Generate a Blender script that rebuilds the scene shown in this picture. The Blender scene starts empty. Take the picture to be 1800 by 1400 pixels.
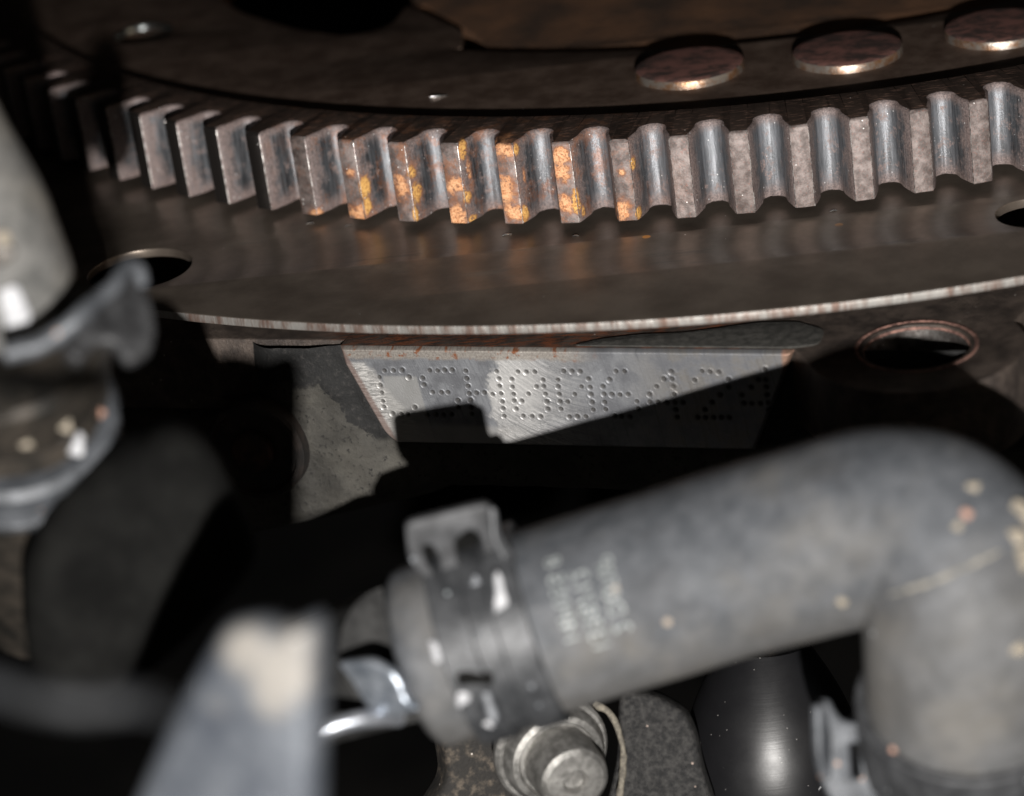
import bpy, bmesh, math, random
import numpy as np
from mathutils import Vector, Matrix, noise as mnoise

random.seed(7)
SC = bpy.context.scene
MM = 0.001                      # all lengths below are in millimetres

# ------------------------------------------------------------------ camera
CAM = np.array([-10.41, -295.27, 116.68])
ROT = np.array([[0.99166951, 0.02585568, -0.12618667],
                [0.10348126, 0.42343738, 0.89999579],
                [-0.07670215, 0.90555633, -0.41723436]])     # rows: right, up, forward
FPX = 5000.0                    # focal length in pixels of an 1800 px wide frame (100 mm macro lens)
FOCUS = 316.0
cd = bpy.data.cameras.new('camera')
cam = bpy.data.objects.new('camera', cd)
SC.collection.objects.link(cam)
cd.sensor_width = 36.0
cd.lens = 100.0
cd.clip_start = 0.01
cd.clip_end = 20.0
m = Matrix.Identity(4)
for i in range(3):
    m[i][0] = ROT[0][i]; m[i][1] = ROT[1][i]; m[i][2] = -ROT[2][i]; m[i][3] = CAM[i] * MM
cam.matrix_world = m
cd.dof.use_dof = True
cd.dof.focus_distance = FOCUS * MM
cd.dof.aperture_fstop = 16.5
SC.camera = cam

# ------------------------------------------------------------------ light: small hand torch just below the lens, faint daylight through openings cut in the added bay shell
w = bpy.data.worlds.new('World'); SC.world = w; w.use_nodes = True
wn = w.node_tree.nodes; wl = w.node_tree.links
sky = wn.new('ShaderNodeTexSky'); sky.sky_type = 'NISHITA'; sky.sun_disc = False
sky.sun_elevation = math.radians(12); sky.sun_rotation = math.radians(120)
wl.new(sky.outputs[0], wn['Background'].inputs[0]); wn['Background'].inputs[1].default_value = 0.012
sd = bpy.data.lights.new('torch', 'POINT'); sd.energy = 7.4; sd.shadow_soft_size = 0.0022; sd.color = (1.0, 0.965, 0.925)
so = bpy.data.objects.new('torch', sd); SC.collection.objects.link(so)
so.location = Vector(CAM + 7.0 * ROT[0] - 56.0 * ROT[1] - 8.0 * ROT[2]) * MM
SC.view_settings.view_transform = 'Standard'; SC.view_settings.look = 'None'
SC.view_settings.exposure = 0.0; SC.view_settings.gamma = 1.0
SC.cycles.max_bounces = 6

# ------------------------------------------------------------------ measuring helpers (photo pixel -> place in the engine bay)
def ray(px, py): return ROT.T @ np.array([(px - 900) / FPX, -(py - 700) / FPX, 1.0])
def at(px, py, D): return Vector(CAM + D * ray(px, py))                       # at a distance along the lens axis
def atz(px, py, z):
    d = ray(px, py); return Vector(CAM + (z - CAM[2]) / d[2] * d)            # on a horizontal face
CR, CU, CF = Vector(ROT[0]), Vector(ROT[1]), Vector(ROT[2])

# ------------------------------------------------------------------ object helpers
def tag(o, label=None, cat=None, group=None, kind=None):
    if label: o['label'] = label
    if cat: o['category'] = cat
    if group: o['group'] = group
    if kind: o['kind'] = kind
    return o
def thing(name, label, cat, loc=(0, 0, 0), group=None):
    o = bpy.data.objects.new(name, None); SC.collection.objects.link(o)
    o.empty_display_size = 0.005; o.location = Vector(loc) * MM
    return tag(o, label, cat, group)
def world_loc(o):
    v = Vector((0, 0, 0))
    while o is not None: v += o.location; o = o.parent
    return v
def obj(name, me, mat, parent=None, smooth=40):
    """me in millimetres, world coordinates; linked as one object"""
    off = world_loc(parent) if parent is not None else Vector((0, 0, 0))
    me.transform(Matrix.Translation(-off) @ Matrix.Scale(MM, 4))
    if smooth is not None:
        me.polygons.foreach_set('use_smooth', [True] * len(me.polygons))
        if smooth < 180: me.set_sharp_from_angle(angle=math.radians(smooth))
    o = bpy.data.objects.new(name, me); SC.collection.objects.link(o)
    if mat is not None:
        for mm_ in (mat if isinstance(mat, (list, tuple)) else [mat]): me.materials.append(mm_)
    if parent is not None: o.parent = parent
    return o
def mesh(verts, faces, name='mesh'):
    me = bpy.data.meshes.new(name); me.from_pydata([tuple(v) for v in verts], [], faces); me.update(); return me
def frame(z, x=None):
    z = Vector(z).normalized()
    x = Vector(x) if x is not None else (Vector((0, 0, 1)) if abs(z.z) < .9 else Vector((1, 0, 0)))
    x = (x - z * x.dot(z)).normalized(); return x, z.cross(x), z
def lathe(profile, origin=(0, 0, 0), axis=(0, 0, 1), seg=64, closed=False, caps=True, wob=0.0, a0=0.0, a1=2 * math.pi):
    """profile of (along, radius) revolved about axis"""
    X, Y, Z = frame(axis); O = Vector(origin); V = []; F = []; n = len(profile)
    full = abs(a1 - a0 - 2 * math.pi) < 1e-6
    cols = seg if full else seg + 1
    for j in range(cols):
        a = a0 + (a1 - a0) * j / seg; d = X * math.cos(a) + Y * math.sin(a)
        for h, r in profile:
            k = 1 + wob * mnoise.noise(d * 2 + Z * h * .2)
            V.append(O + Z * h + d * (r * k))
    for j in range(seg):
        j2 = (j + 1) % cols
        for i in range(n if closed else n - 1):
            i2 = (i + 1) % n
            F.append((j * n + i, j2 * n + i, j2 * n + i2, j * n + i2))
    if caps and not closed and full:
        if profile[0][1] > 1e-6: F.append(tuple(j * n for j in range(cols))[::-1])
        if profile[-1][1] > 1e-6: F.append(tuple(j * n + n - 1 for j in range(cols)))
    me = mesh(V, F)
    bm = bmesh.new(); bm.from_mesh(me); bmesh.ops.remove_doubles(bm, verts=bm.verts, dist=1e-5)
    bmesh.ops.recalc_face_normals(bm, faces=bm.faces); bm.to_mesh(me); bm.free(); return me
def spline(P, per=10):
    P = [Vector(p) for p in P]; out = []
    for i in range(len(P) - 1):
        a = P[i - 1] if i else P[0] * 2 - P[1]; b = P[i]; c = P[i + 1]; d = P[i + 2] if i + 2 < len(P) else P[-1] * 2 - P[-2]
        for k in range(per):
            t = k / per
            out.append(.5 * ((2 * b) + (c - a) * t + (2 * a - 5 * b + 4 * c - d) * t * t + (3 * b - a - 3 * c + d) * t ** 3))
    out.append(P[-1]); return out
def sweep(path, rad, seg=48, lump=0.0, lscale=.15, ends=True, hollow=0.0):
    """round tube along a path; rad is a number or a function of the arc length share 0..1; returns mesh and frames"""
    n = len(path); L = [0]
    for i in range(1, n): L.append(L[-1] + (path[i] - path[i - 1]).length)
    rf = rad if callable(rad) else (lambda s: rad)
    T = [(path[min(i + 1, n - 1)] - path[max(i - 1, 0)]).normalized() for i in range(n)]
    X = CU - T[0] * CU.dot(T[0]); X.normalize(); fr = []; V = []; F = []
    for i in range(n):
        X = (X - T[i] * X.dot(T[i])).normalized(); Y = T[i].cross(X); fr.append((path[i], X.copy(), Y, T[i]))
        r = rf(L[i] / L[-1])
        for j in range(seg):
            a = 2 * math.pi * j / seg; d = X * math.cos(a) + Y * math.sin(a); p = path[i] + d * r
            if lump: p = p + d * lump * mnoise.noise(p * lscale)
            V.append(p)
    for i in range(n - 1):
        for j in range(seg):
            k = (j + 1) % seg; F.append((i * seg + j, i * seg + k, (i + 1) * seg + k, (i + 1) * seg + j))
    if ends:
        F.append(tuple(range(seg))[::-1]); F.append(tuple((n - 1) * seg + j for j in range(seg)))
    me = mesh(V, F)
    bm = bmesh.new(); bm.from_mesh(me); bmesh.ops.recalc_face_normals(bm, faces=bm.faces); bm.to_mesh(me); bm.free()
    return me, fr
def fill(outlines, thick, bev=0.0, bres=2):
    """flat outlines (lists of 2D points; inner ones are holes) turned into a slab 0..thick with bevelled rims"""
    cu = bpy.data.curves.new('c', 'CURVE'); cu.dimensions = '2D'; cu.fill_mode = 'BOTH'
    cu.extrude = max(thick / 2 - bev, 1e-4); cu.bevel_depth = bev; cu.bevel_resolution = bres; cu.offset = -bev
    for pts in outlines:
        s = cu.splines.new('POLY'); s.points.add(len(pts) - 1); s.use_cyclic_u = True
        for p, q in zip(s.points, pts): p.co = (q[0], q[1], 0, 1)
    o = bpy.data.objects.new('c', cu); SC.collection.objects.link(o)
    me = bpy.data.meshes.new_from_object(o.evaluated_get(bpy.context.evaluated_depsgraph_get()))
    bpy.data.objects.remove(o); bpy.data.curves.remove(cu)
    me.transform(Matrix.Translation((0, 0, thick / 2)))
    bm = bmesh.new(); bm.from_mesh(me); bmesh.ops.remove_doubles(bm, verts=bm.verts, dist=1e-4); bm.to_mesh(me); bm.free()
    me.materials.clear(); return me
def place(me, O, X, Y):
    X = Vector(X).normalized(); Y = Vector(Y); Y = (Y - X * X.dot(Y)).normalized(); Z = X.cross(Y)
    M = Matrix((X, Y, Z)).transposed().to_4x4(); M.translation = Vector(O); me.transform(M); return me
def rounded(pts, r=1.0, n=5):
    out = []; N = len(pts)
    for i in range(N):
        a, b, c = Vector(pts[i - 1]), Vector(pts[i]), Vector(pts[(i + 1) % N])
        u, v = (a - b), (c - b); k = min(r, u.length * .45, v.length * .45)
        p, q = b + u.normalized() * k, b + v.normalized() * k
        for j in range(n + 1):
            t = j / n; out.append(tuple(p * (1 - t) ** 2 + b * 2 * t * (1 - t) + q * t * t))
    return out
def circle(c, r, n=48): return [(c[0] + r * math.cos(2 * math.pi * i / n), c[1] + r * math.sin(2 * math.pi * i / n)) for i in range(n)]
def slab(poly, D, thick, bev=.3, r=.6, holes=(), tilt=(0, 0), name=None):
    """a plate of its own thickness standing at lens distance D; outline measured on the photograph; tilt = turn about up / right"""
    cx = sum(p[0] for p in poly) / len(poly); cy = sum(p[1] for p in poly) / len(poly); O = at(cx, cy, D); k = D / FPX
    R = Matrix.Rotation(tilt[0], 3, CU) @ Matrix.Rotation(tilt[1], 3, CR)
    X, Y = R @ CR, R @ CU
    Z = X.cross(Y)
    def loc(p):                                           # where the line of sight meets the tilted plate
        d = Vector(ray(*p)); c = Vector(CAM); t = (O - c).dot(Z) / d.dot(Z); q = c + d * t - O
        return (q.dot(X), q.dot(Y))
    outs = [rounded([loc(p) for p in poly], r)] + [rounded([loc(p) for p in h], r * .6) for h in holes]
    me = fill(outs, thick, bev); me.transform(Matrix.Translation((0, 0, -thick)))
    return place(me, O, X, Y)

# ------------------------------------------------------------------ material helpers
class MT:
    def __init__(s, name, rough=.5, metal=0.0, base=(.2, .2, .2), spec=.5):
        s.m = bpy.data.materials.new(name); s.m.use_nodes = True; s.t = s.m.node_tree; s.n = s.t.nodes; s.l = s.t.links
        s.b = s.n['Principled BSDF']; s.b.inputs['Roughness'].default_value = rough; s.b.inputs['Metallic'].default_value = metal
        s.b.inputs['Base Color'].default_value = (*base, 1); s.b.inputs['Specular IOR Level'].default_value = spec
        g = s.n.new('ShaderNodeNewGeometry'); v = s.n.new('ShaderNodeVectorMath'); v.operation = 'SCALE'; v.inputs[3].default_value = 1000
        s.l.new(g.outputs['Position'], v.inputs[0]); s.P = v.outputs[0]; s.N = g.outputs['Normal']
    def put(s, inp, val):
        if hasattr(val, 'is_linked'): s.l.new(val, inp)
        elif isinstance(val, (tuple, list)) and len(val) == 3 and inp.type == 'RGBA': inp.default_value = (*val, 1)
        else: inp.default_value = val
    def math(s, op, a, b=0.0, c=0.0, clamp=False):
        n = s.n.new('ShaderNodeMath'); n.operation = op; n.use_clamp = clamp
        for i, v in enumerate((a, b, c)): s.put(n.inputs[i], v)
        return n.outputs[0]
    def vec(s, scale=(1, 1, 1), rot=(0, 0, 0), loc=(0, 0, 0), v=None):
        n = s.n.new('ShaderNodeMapping'); s.put(n.inputs[0], v if v is not None else s.P)
        n.inputs['Scale'].default_value = scale; n.inputs['Rotation'].default_value = rot; n.inputs['Location'].default_value = loc
        return n.outputs[0]
    def noise(s, scale, detail=4, rough=.55, v=None, dist=0.0):
        n = s.n.new('ShaderNodeTexNoise'); s.put(n.inputs['Vector'], v if v is not None else s.P)
        n.inputs['Scale'].default_value = scale; n.inputs['Detail'].default_value = detail; n.inputs['Roughness'].default_value = rough
        n.inputs['Distortion'].default_value = dist; return n.outputs['Fac']
    def voro(s, scale, v=None, feat='F1', rnd=1.0):
        n = s.n.new('ShaderNodeTexVoronoi'); n.feature = feat; s.put(n.inputs['Vector'], v if v is not None else s.P)
        n.inputs['Scale'].default_value = scale; n.inputs['Randomness'].default_value = rnd; return n
    def step(s, x, a, b):
        n = s.n.new('ShaderNodeMapRange'); n.interpolation_type = 'SMOOTHSTEP'; s.put(n.inputs[0], x)
        n.inputs[1].default_value = a; n.inputs[2].default_value = b; return n.outputs[0]
    def mix(s, f, a, b, mode='MIX'):
        n = s.n.new('ShaderNodeMix'); n.data_type = 'RGBA'; n.blend_type = mode
        s.put(n.inputs[0], f); s.put(n.inputs[6], a); s.put(n.inputs[7], b); return n.outputs[2]
    def fmix(s, f, a, b):
        n = s.n.new('ShaderNodeMix'); n.data_type = 'FLOAT'; s.put(n.inputs[0], f); s.put(n.inputs[2], a); s.put(n.inputs[3], b); return n.outputs[0]
    def xyz(s, v=None):
        n = s.n.new('ShaderNodeSeparateXYZ'); s.put(n.inputs[0], v if v is not None else s.P); return n.outputs
    def dist(s, p, v=None):
        n = s.n.new('ShaderNodeVectorMath'); n.operation = 'DISTANCE'; s.put(n.inputs[0], v if v is not None else s.P); n.inputs[1].default_value = tuple(p); return n.outputs['Value']
    def bump(s, h, strength=.3, d=.1, prev=None):
        n = s.n.new('ShaderNodeBump'); n.inputs['Strength'].default_value = strength; n.inputs['Distance'].default_value = d * MM
        s.put(n.inputs['Height'], h)
        if prev is not None: s.l.new(prev, n.inputs['Normal'])
        s.l.new(n.outputs[0], s.b.inputs['Normal']); return n.outputs[0]
    def specks(s, scale, size, keep):                        # grit: a few cells of a fine mosaic hold a tiny grain
        v = s.voro(scale); a = s.math('LESS_THAN', v.outputs['Distance'], size)
        sx = s.n.new('ShaderNodeSeparateColor'); s.l.new(v.outputs['Color'], sx.inputs[0])
        return s.math('MULTIPLY', a, s.math('GREATER_THAN', sx.outputs[0], keep))
    def color(s, c): s.put(s.b.inputs['Base Color'], c)
    def rough(s, c): s.put(s.b.inputs['Roughness'], c)
    def metal(s, c): s.put(s.b.inputs['Metallic'], c)

GC = Vector((0.0, 118.05, 0.0))               # axis of the flywheel
TEETH = 112; RT = 118.05; PITCH = 2 * math.pi * RT / TEETH; PH = -33.236

# rust blisters seen on the teeth: place on the photograph, half width, half height (pixels), 1 = yellow drop, 0 = peach crust
RUST = [(641, 328, 9, 18, 1), (633, 371, 20, 13, 0), (647, 363, 6, 16, 1), (705, 325, 15, 20, 0), (723, 301, 8, 13, 1), (733, 341, 9, 19, 1), (731, 375, 5, 15, 1),
        (797, 321, 13, 16, 0), (821, 345, 8, 12, 1), (805, 375, 15, 20, 0), (813, 262, 7, 16, 1), (827, 308, 4, 30, 0), (831, 384, 7, 6, 1), (887, 262, 15, 13, 0), (893, 333, 14, 25, 0),
        (905, 371, 16, 13, 0), (923, 376, 7, 15, 1), (907, 261, 5, 10, 1), (923, 315, 3, 20, 0), (988, 272, 15, 14, 0), (990, 300, 12, 16, 0), (993, 356, 12, 14, 0), (1013, 351, 7, 19, 1),
        (1027, 373, 4, 10, 1), (1096, 364, 13, 16, 0), (1122, 373, 6, 10, 1), (1112, 287, 5, 12, 1), (1093, 300, 6, 6, 0), (555, 372, 12, 8, 0), (497, 232, 3, 5, 0), (617, 300, 9, 7, 0), (937, 345, 4, 12, 0)]
def rust_layer(t, base, amount=1.0):
    x, y, z = t.xyz()[:3]
    zone = t.math('MULTIPLY', t.step(x, -68, -48), t.math('SUBTRACT', 1.0, t.step(x, -28, -8)))
    n1 = t.noise(.5, 4, .6, t.vec((1, 1, .8), loc=(3, 0, 1))); n2 = t.noise(1.7, 5, .7); fine = t.noise(3.4, 5, .75)
    best = {0: None, 1: None}
    for px, py, rx, ry, kind in RUST:
        d = ray(px, py); o = CAM - np.array([0, 118.05, 0]); R_ = 117.4
        A_ = d[0] ** 2 + d[1] ** 2; B_ = o[0] * d[0] + o[1] * d[1]; C_ = o[0] ** 2 + o[1] ** 2 - R_ * R_
        c = CAM + d * (-B_ - math.sqrt(B_ * B_ - A_ * C_)) / A_
        sx, sz = 1 / (rx * .0655), 1 / (ry * .072)
        m1 = t.n.new('ShaderNodeVectorMath'); m1.operation = 'MULTIPLY_ADD'; t.put(m1.inputs[0], t.P)
        m1.inputs[1].default_value = (sx, sx * .3, sz); m1.inputs[2].default_value = (-c[0] * sx, -c[1] * sx * .3, -c[2] * sz)
        m2 = t.n.new('ShaderNodeVectorMath'); m2.operation = 'LENGTH'; t.put(m2.inputs[0], m1.outputs[0]); L = m2.outputs['Value']
        best[kind] = L if best[kind] is None else t.math('MINIMUM', best[kind], L)
    rag = t.math('ADD', t.math('MULTIPLY', t.math('SUBTRACT', n2, .5), 3.4), t.math('MULTIPLY', t.math('SUBTRACT', n1, .5), 2.4))
    p = t.math('ADD', best[0], rag); q = t.math('ADD', best[1], t.math('MULTIPLY', rag, .75))
    crust = t.math('MULTIPLY', t.math('SUBTRACT', 1.0, t.step(p, .70, 1.15)), t.step(fine, .28, .46)); halo = t.math('SUBTRACT', 1.0, t.step(p, 1.0, 1.9)); drop = t.math('MULTIPLY', t.math('SUBTRACT', 1.0, t.step(q, .72, 1.05)), t.step(n2, .30, .44)); halo2 = t.math('SUBTRACT', 1.0, t.step(q, .9, 1.5))
    peach = t.mix(t.step(t.math('ADD', t.math('MULTIPLY', n2, .5), t.math('MULTIPLY', fine, .5)), .36, .60), (.46, .17, .06), (.80, .45, .24)); yel = t.mix(t.step(t.math('ADD', t.math('MULTIPLY', n2, .7), t.math('MULTIPLY', fine, .3)), .36, .58), (.34, .12, .025), (.80, .47, .14))
    c = t.mix(t.math('MULTIPLY', zone, t.math('MULTIPLY', t.step(t.math('ADD', n1, t.math('MULTIPLY', fine, .5)), .74, .92), .55 * amount)), base, (.33, .13, .055))
    c = t.mix(t.math('MULTIPLY', t.math('MAXIMUM', halo, halo2), t.math('MULTIPLY', t.step(fine, .38, .6), .75 * amount)), c, (.30, .115, .05))
    c = t.mix(t.math('MULTIPLY', crust, amount), c, peach); c = t.mix(t.math('MULTIPLY', drop, amount), c, yel)
    return c, t.math('MAXIMUM', crust, drop), fine

def mat_land():
    t = MT('tooth_land', .62, .35); x, y, z = t.xyz()[:3]
    n = t.noise(.9, 6, .65); n2 = t.noise(5, 3, .6)
    c = t.mix(t.step(n, .35, .68), (.112, .090, .083), (.285, .240, .226))
    c = t.mix(t.math('MULTIPLY', t.step(n2, .55, .7), .5), c, (.30, .13, .10))
    c, cov, f = rust_layer(t, c)
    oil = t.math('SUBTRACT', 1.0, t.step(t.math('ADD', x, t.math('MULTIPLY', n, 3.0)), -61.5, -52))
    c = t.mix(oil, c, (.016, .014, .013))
    c = t.mix(t.specks(1.3, .10, .86), c, (.8, .78, .76))
    t.color(c); t.metal(t.math('MULTIPLY', t.math('SUBTRACT', 1.0, cov), .3)); t.rough(t.fmix(oil, .6, .35))
    t.bump(t.math('ADD', t.math('MULTIPLY', n2, .4), t.math('MULTIPLY', cov, f)), .5, .25); return t.m
def mat_groove():
    t = MT('tooth_flank', .4, .8); x, y, z = t.xyz()[:3]
    n = t.noise(.8, 6, .65); n2 = t.noise(4.5, 5, .72); streak = t.noise(1.0, 4, .6, t.vec((3, 3, .25)))
    f2 = t.n.new('ShaderNodeVectorMath'); f2.operation = 'MULTIPLY'; t.put(f2.inputs[0], t.P); f2.inputs[1].default_value = (1, 1, 0)
    r = t.dist((0, 118.05, 0), f2.outputs[0])                # distance from the axis: root of the tooth to its tip
    c = t.mix(t.step(streak, .3, .7), (.045, .047, .052), (.17, .18, .195))
    root = t.math('SUBTRACT', 1.0, t.step(t.math('ADD', r, t.math('MULTIPLY', t.math('SUBTRACT', n, .5), 1.0)), 113.7, 114.7))
    c = t.mix(root, c, t.mix(t.step(streak, .3, .7), (.15, .158, .17), (.26, .27, .29)))
    tip = t.step(t.math('ADD', r, t.math('MULTIPLY', t.math('SUBTRACT', n, .5), 5.0)), 115.6, 117.2)
    ends = t.math('MAXIMUM', t.math('SUBTRACT', 1.0, t.step(t.math('ADD', z, t.math('MULTIPLY', n, 2.5)), 1.6, 3.4)), t.step(t.math('ADD', z, t.math('MULTIPLY', n, 1.8)), 9.0, 10.4))
    film = t.math('MAXIMUM', t.math('MULTIPLY', ends, .8), t.math('MULTIPLY', tip, .75))
    film = t.math('MAXIMUM', film, t.math('MULTIPLY', t.step(t.math('ADD', n, t.math('MULTIPLY', n2, .5)), .76, .95), .9))
    c = t.mix(film, c, t.mix(t.step(n2, .36, .64), (.10, .072, .066), (.29, .215, .195)))
    c, cov, f = rust_layer(t, c, .95)
    c = t.mix(t.specks(1.6, .12, .80), c, (.7, .7, .7))
    m_ = t.math('MAXIMUM', cov, film)
    t.color(c); t.metal(t.math('MULTIPLY', t.math('SUBTRACT', 1.0, m_), .65))
    t.rough(t.fmix(m_, .45, .68)); t.bump(t.math('ADD', t.math('MULTIPLY', n2, .5), t.math('MULTIPLY', cov, f)), .55, .25); return t.m
def mat_geartop():
    t = MT('oily_gear_face', .5, .5); n = t.noise(.35, 6, .7, t.vec((.6, 2.2, 1))); n2 = t.noise(2.2, 4, .7, t.vec((.35, 1.6, 1)))
    c = t.mix(t.step(n2, .52, .74), (.034, .023, .018), (.21, .125, .095))
    c, cov, f = rust_layer(t, c, .35)
    c = t.mix(t.specks(.8, .06, .9), c, (.7, .65, .6))
    t.color(c); t.metal(.25); t.rough(.55); t.bump(n2, .4, .2); return t.m
def mat_web():
    t = MT('brown_oxide_steel', .42, .6); n = t.noise(.22, 6, .7); n2 = t.noise(1.8, 4, .7)
    c = t.mix(t.step(n, .35, .7), (.090, .060, .046), (.175, .126, .100))
    c = t.mix(t.specks(.55, .05, .9), c, (.7, .65, .6))
    t.color(c); t.rough(t.fmix(n2, .32, .5)); t.bump(n2, .25, .1); return t.m
def mat_hub():
    t = MT('brown_rust_web', .8, .0); n = t.noise(.08, 5, .65); n2 = t.noise(.9, 4, .7)
    c = t.mix(t.step(n, .3, .7), (.028, .015, .008), (.125, .058, .026)); t.color(c); t.bump(n2, .5, .3); return t.m
def mat_rivet():
    t = MT('rusty_rivet_head', .6, .25); n = t.noise(.45, 6, .7, t.vec((.7, 1.2, 1), rot=(0, 0, .3))); n2 = t.noise(3, 4, .7)
    nz = t.xyz(t.N)[2]
    c = t.mix(t.step(n, .40, .60), (.060, .040, .036), (.21, .10, .084))
    c = t.mix(t.math('MULTIPLY', t.step(n2, .55, .75), .6), c, (.06, .045, .04))
    side = t.mix(t.step(n, .4, .6), (.30, .27, .24), (.24, .13, .07))
    up = t.step(nz, .35, .8); t.color(t.mix(up, side, c)); t.metal(t.fmix(up, .75, .2)); t.rough(t.fmix(up, .33, .62)); t.bump(n2, .3, .15); return t.m
def mat_disc():
    t = MT('oiled_plate_steel', .34, .85); n = t.noise(.13, 6, .65); n2 = t.noise(1.2, 5, .7); x, y, z = t.xyz()[:3]
    r = t.dist((0, 118.05, -1)); ring = t.noise(.5, 4, .6, t.vec((.05, .05, 1)))
    wisp = t.noise(.30, 5, .7, t.vec((.25, 1.4, 1), loc=(0, 1, 0)))
    c = t.mix(t.step(n, .3, .72), (.15, .122, .10), (.25, .208, .172))
    stain = t.math('MULTIPLY', t.step(wisp, .56, .66), t.math('MULTIPLY', t.step(r, 120, 124), t.math('SUBTRACT', 1.0, t.step(r, 127, 133))))
    c = t.mix(t.math('MULTIPLY', stain, .6), c, (.028, .023, .02))
    spot = t.math('MULTIPLY', t.specks(.28, .13, .86), t.math('SUBTRACT', 1.0, t.step(r, 120, 123)))
    c = t.mix(spot, c, (.5, .22, .06))
    c = t.mix(t.specks(.45, .035, .8), c, (.8, .78, .75))
    t.color(c); t.metal(t.fmix(t.math('MAXIMUM', spot, stain), .7, .15)); t.rough(t.fmix(n2, .27, .40)); t.bump(t.noise(4, 4, .7), .18, .06); return t.m
def mat_rim():
    t = MT('bright_sheared_edge', .42, .75); n = t.noise(.8, 4, .7, t.vec((1, 1, .2)))
    t.color(t.mix(t.step(n, .40, .66), (.52, .50, .47), (.28, .19, .155))); t.bump(n, .6, .3); return t.m
def mat_cast():
    t = MT('grey_cast_iron', .75, .15); n = t.noise(.16, 6, .65); n2 = t.noise(1.6, 6, .7)
    c = t.mix(t.step(n, .3, .7), (.036, .034, .030), (.082, .077, .066))
    c = t.mix(t.step(n2, .55, .66), c, (.014, .013, .012))
    X, Y, Z = t.xyz()[:3]
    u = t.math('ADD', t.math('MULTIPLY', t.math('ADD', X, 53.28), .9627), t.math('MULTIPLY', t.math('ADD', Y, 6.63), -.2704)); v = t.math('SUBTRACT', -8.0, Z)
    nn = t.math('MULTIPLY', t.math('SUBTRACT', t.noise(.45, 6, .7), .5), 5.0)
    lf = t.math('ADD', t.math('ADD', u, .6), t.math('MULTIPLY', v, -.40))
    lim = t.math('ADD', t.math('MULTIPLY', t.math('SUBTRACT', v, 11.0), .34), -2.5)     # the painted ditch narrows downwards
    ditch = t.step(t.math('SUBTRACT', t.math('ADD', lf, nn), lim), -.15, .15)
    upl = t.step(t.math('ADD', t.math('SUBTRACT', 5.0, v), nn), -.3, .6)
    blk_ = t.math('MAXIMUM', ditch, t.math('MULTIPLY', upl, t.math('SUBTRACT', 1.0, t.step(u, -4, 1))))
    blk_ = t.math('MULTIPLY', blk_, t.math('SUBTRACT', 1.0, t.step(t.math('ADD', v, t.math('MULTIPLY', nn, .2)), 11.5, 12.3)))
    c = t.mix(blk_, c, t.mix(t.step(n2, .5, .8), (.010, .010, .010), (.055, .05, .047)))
    t.color(c); t.bump(n2, .5, .5); return t.m
def mat_black_cast():
    t = MT('black_painted_casting', .6, .1); n = t.noise(2.2, 6, .75)
    t.color(t.mix(t.step(n, .5, .8), (.012, .012, .012), (.07, .066, .062))); t.bump(n, .9, .5); return t.m
def mat_flange():
    t = MT('dark_flange_face', .55, .35); n = t.noise(.3, 6, .7); n2 = t.noise(1.4, 5, .7, t.vec((.3, 1.4, 1))); x, y, z = t.xyz()[:3]
    c = t.mix(t.step(n, .35, .7), (.040, .032, .028), (.115, .09, .075))
    red = t.math('MULTIPLY', t.math('MULTIPLY', t.step(n2, .44, .64), t.step(t.xyz(t.N)[2], .5, .8)), t.math('MULTIPLY', t.step(x, -60, -45), t.math('SUBTRACT', 1.0, t.step(t.math('ADD', x, t.math('MULTIPLY', n, 8.0)), -9, -3))))
    c = t.mix(red, c, (.22, .075, .035)); c = t.mix(t.specks(.9, .07, .85), c, (.7, .65, .6))
    t.color(c); t.bump(t.noise(3, 5, .7), .5, .3); return t.m
def simple(name, lo, hi, scale=.6, rough=.5, metal=0.0, bump=.3, lo_s=.35, hi_s=.68, grit=None, bs=3.0, spec=.5):
    t = MT(name, rough, metal, spec=spec); n = t.noise(scale, 6, .65); c = t.mix(t.step(n, lo_s, hi_s), lo, hi)
    if grit: c = t.mix(t.specks(*grit[0]), c, grit[1])
    t.color(c); t.bump(t.noise(scale * bs, 5, .7), bump, .25); return t.m
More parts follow.
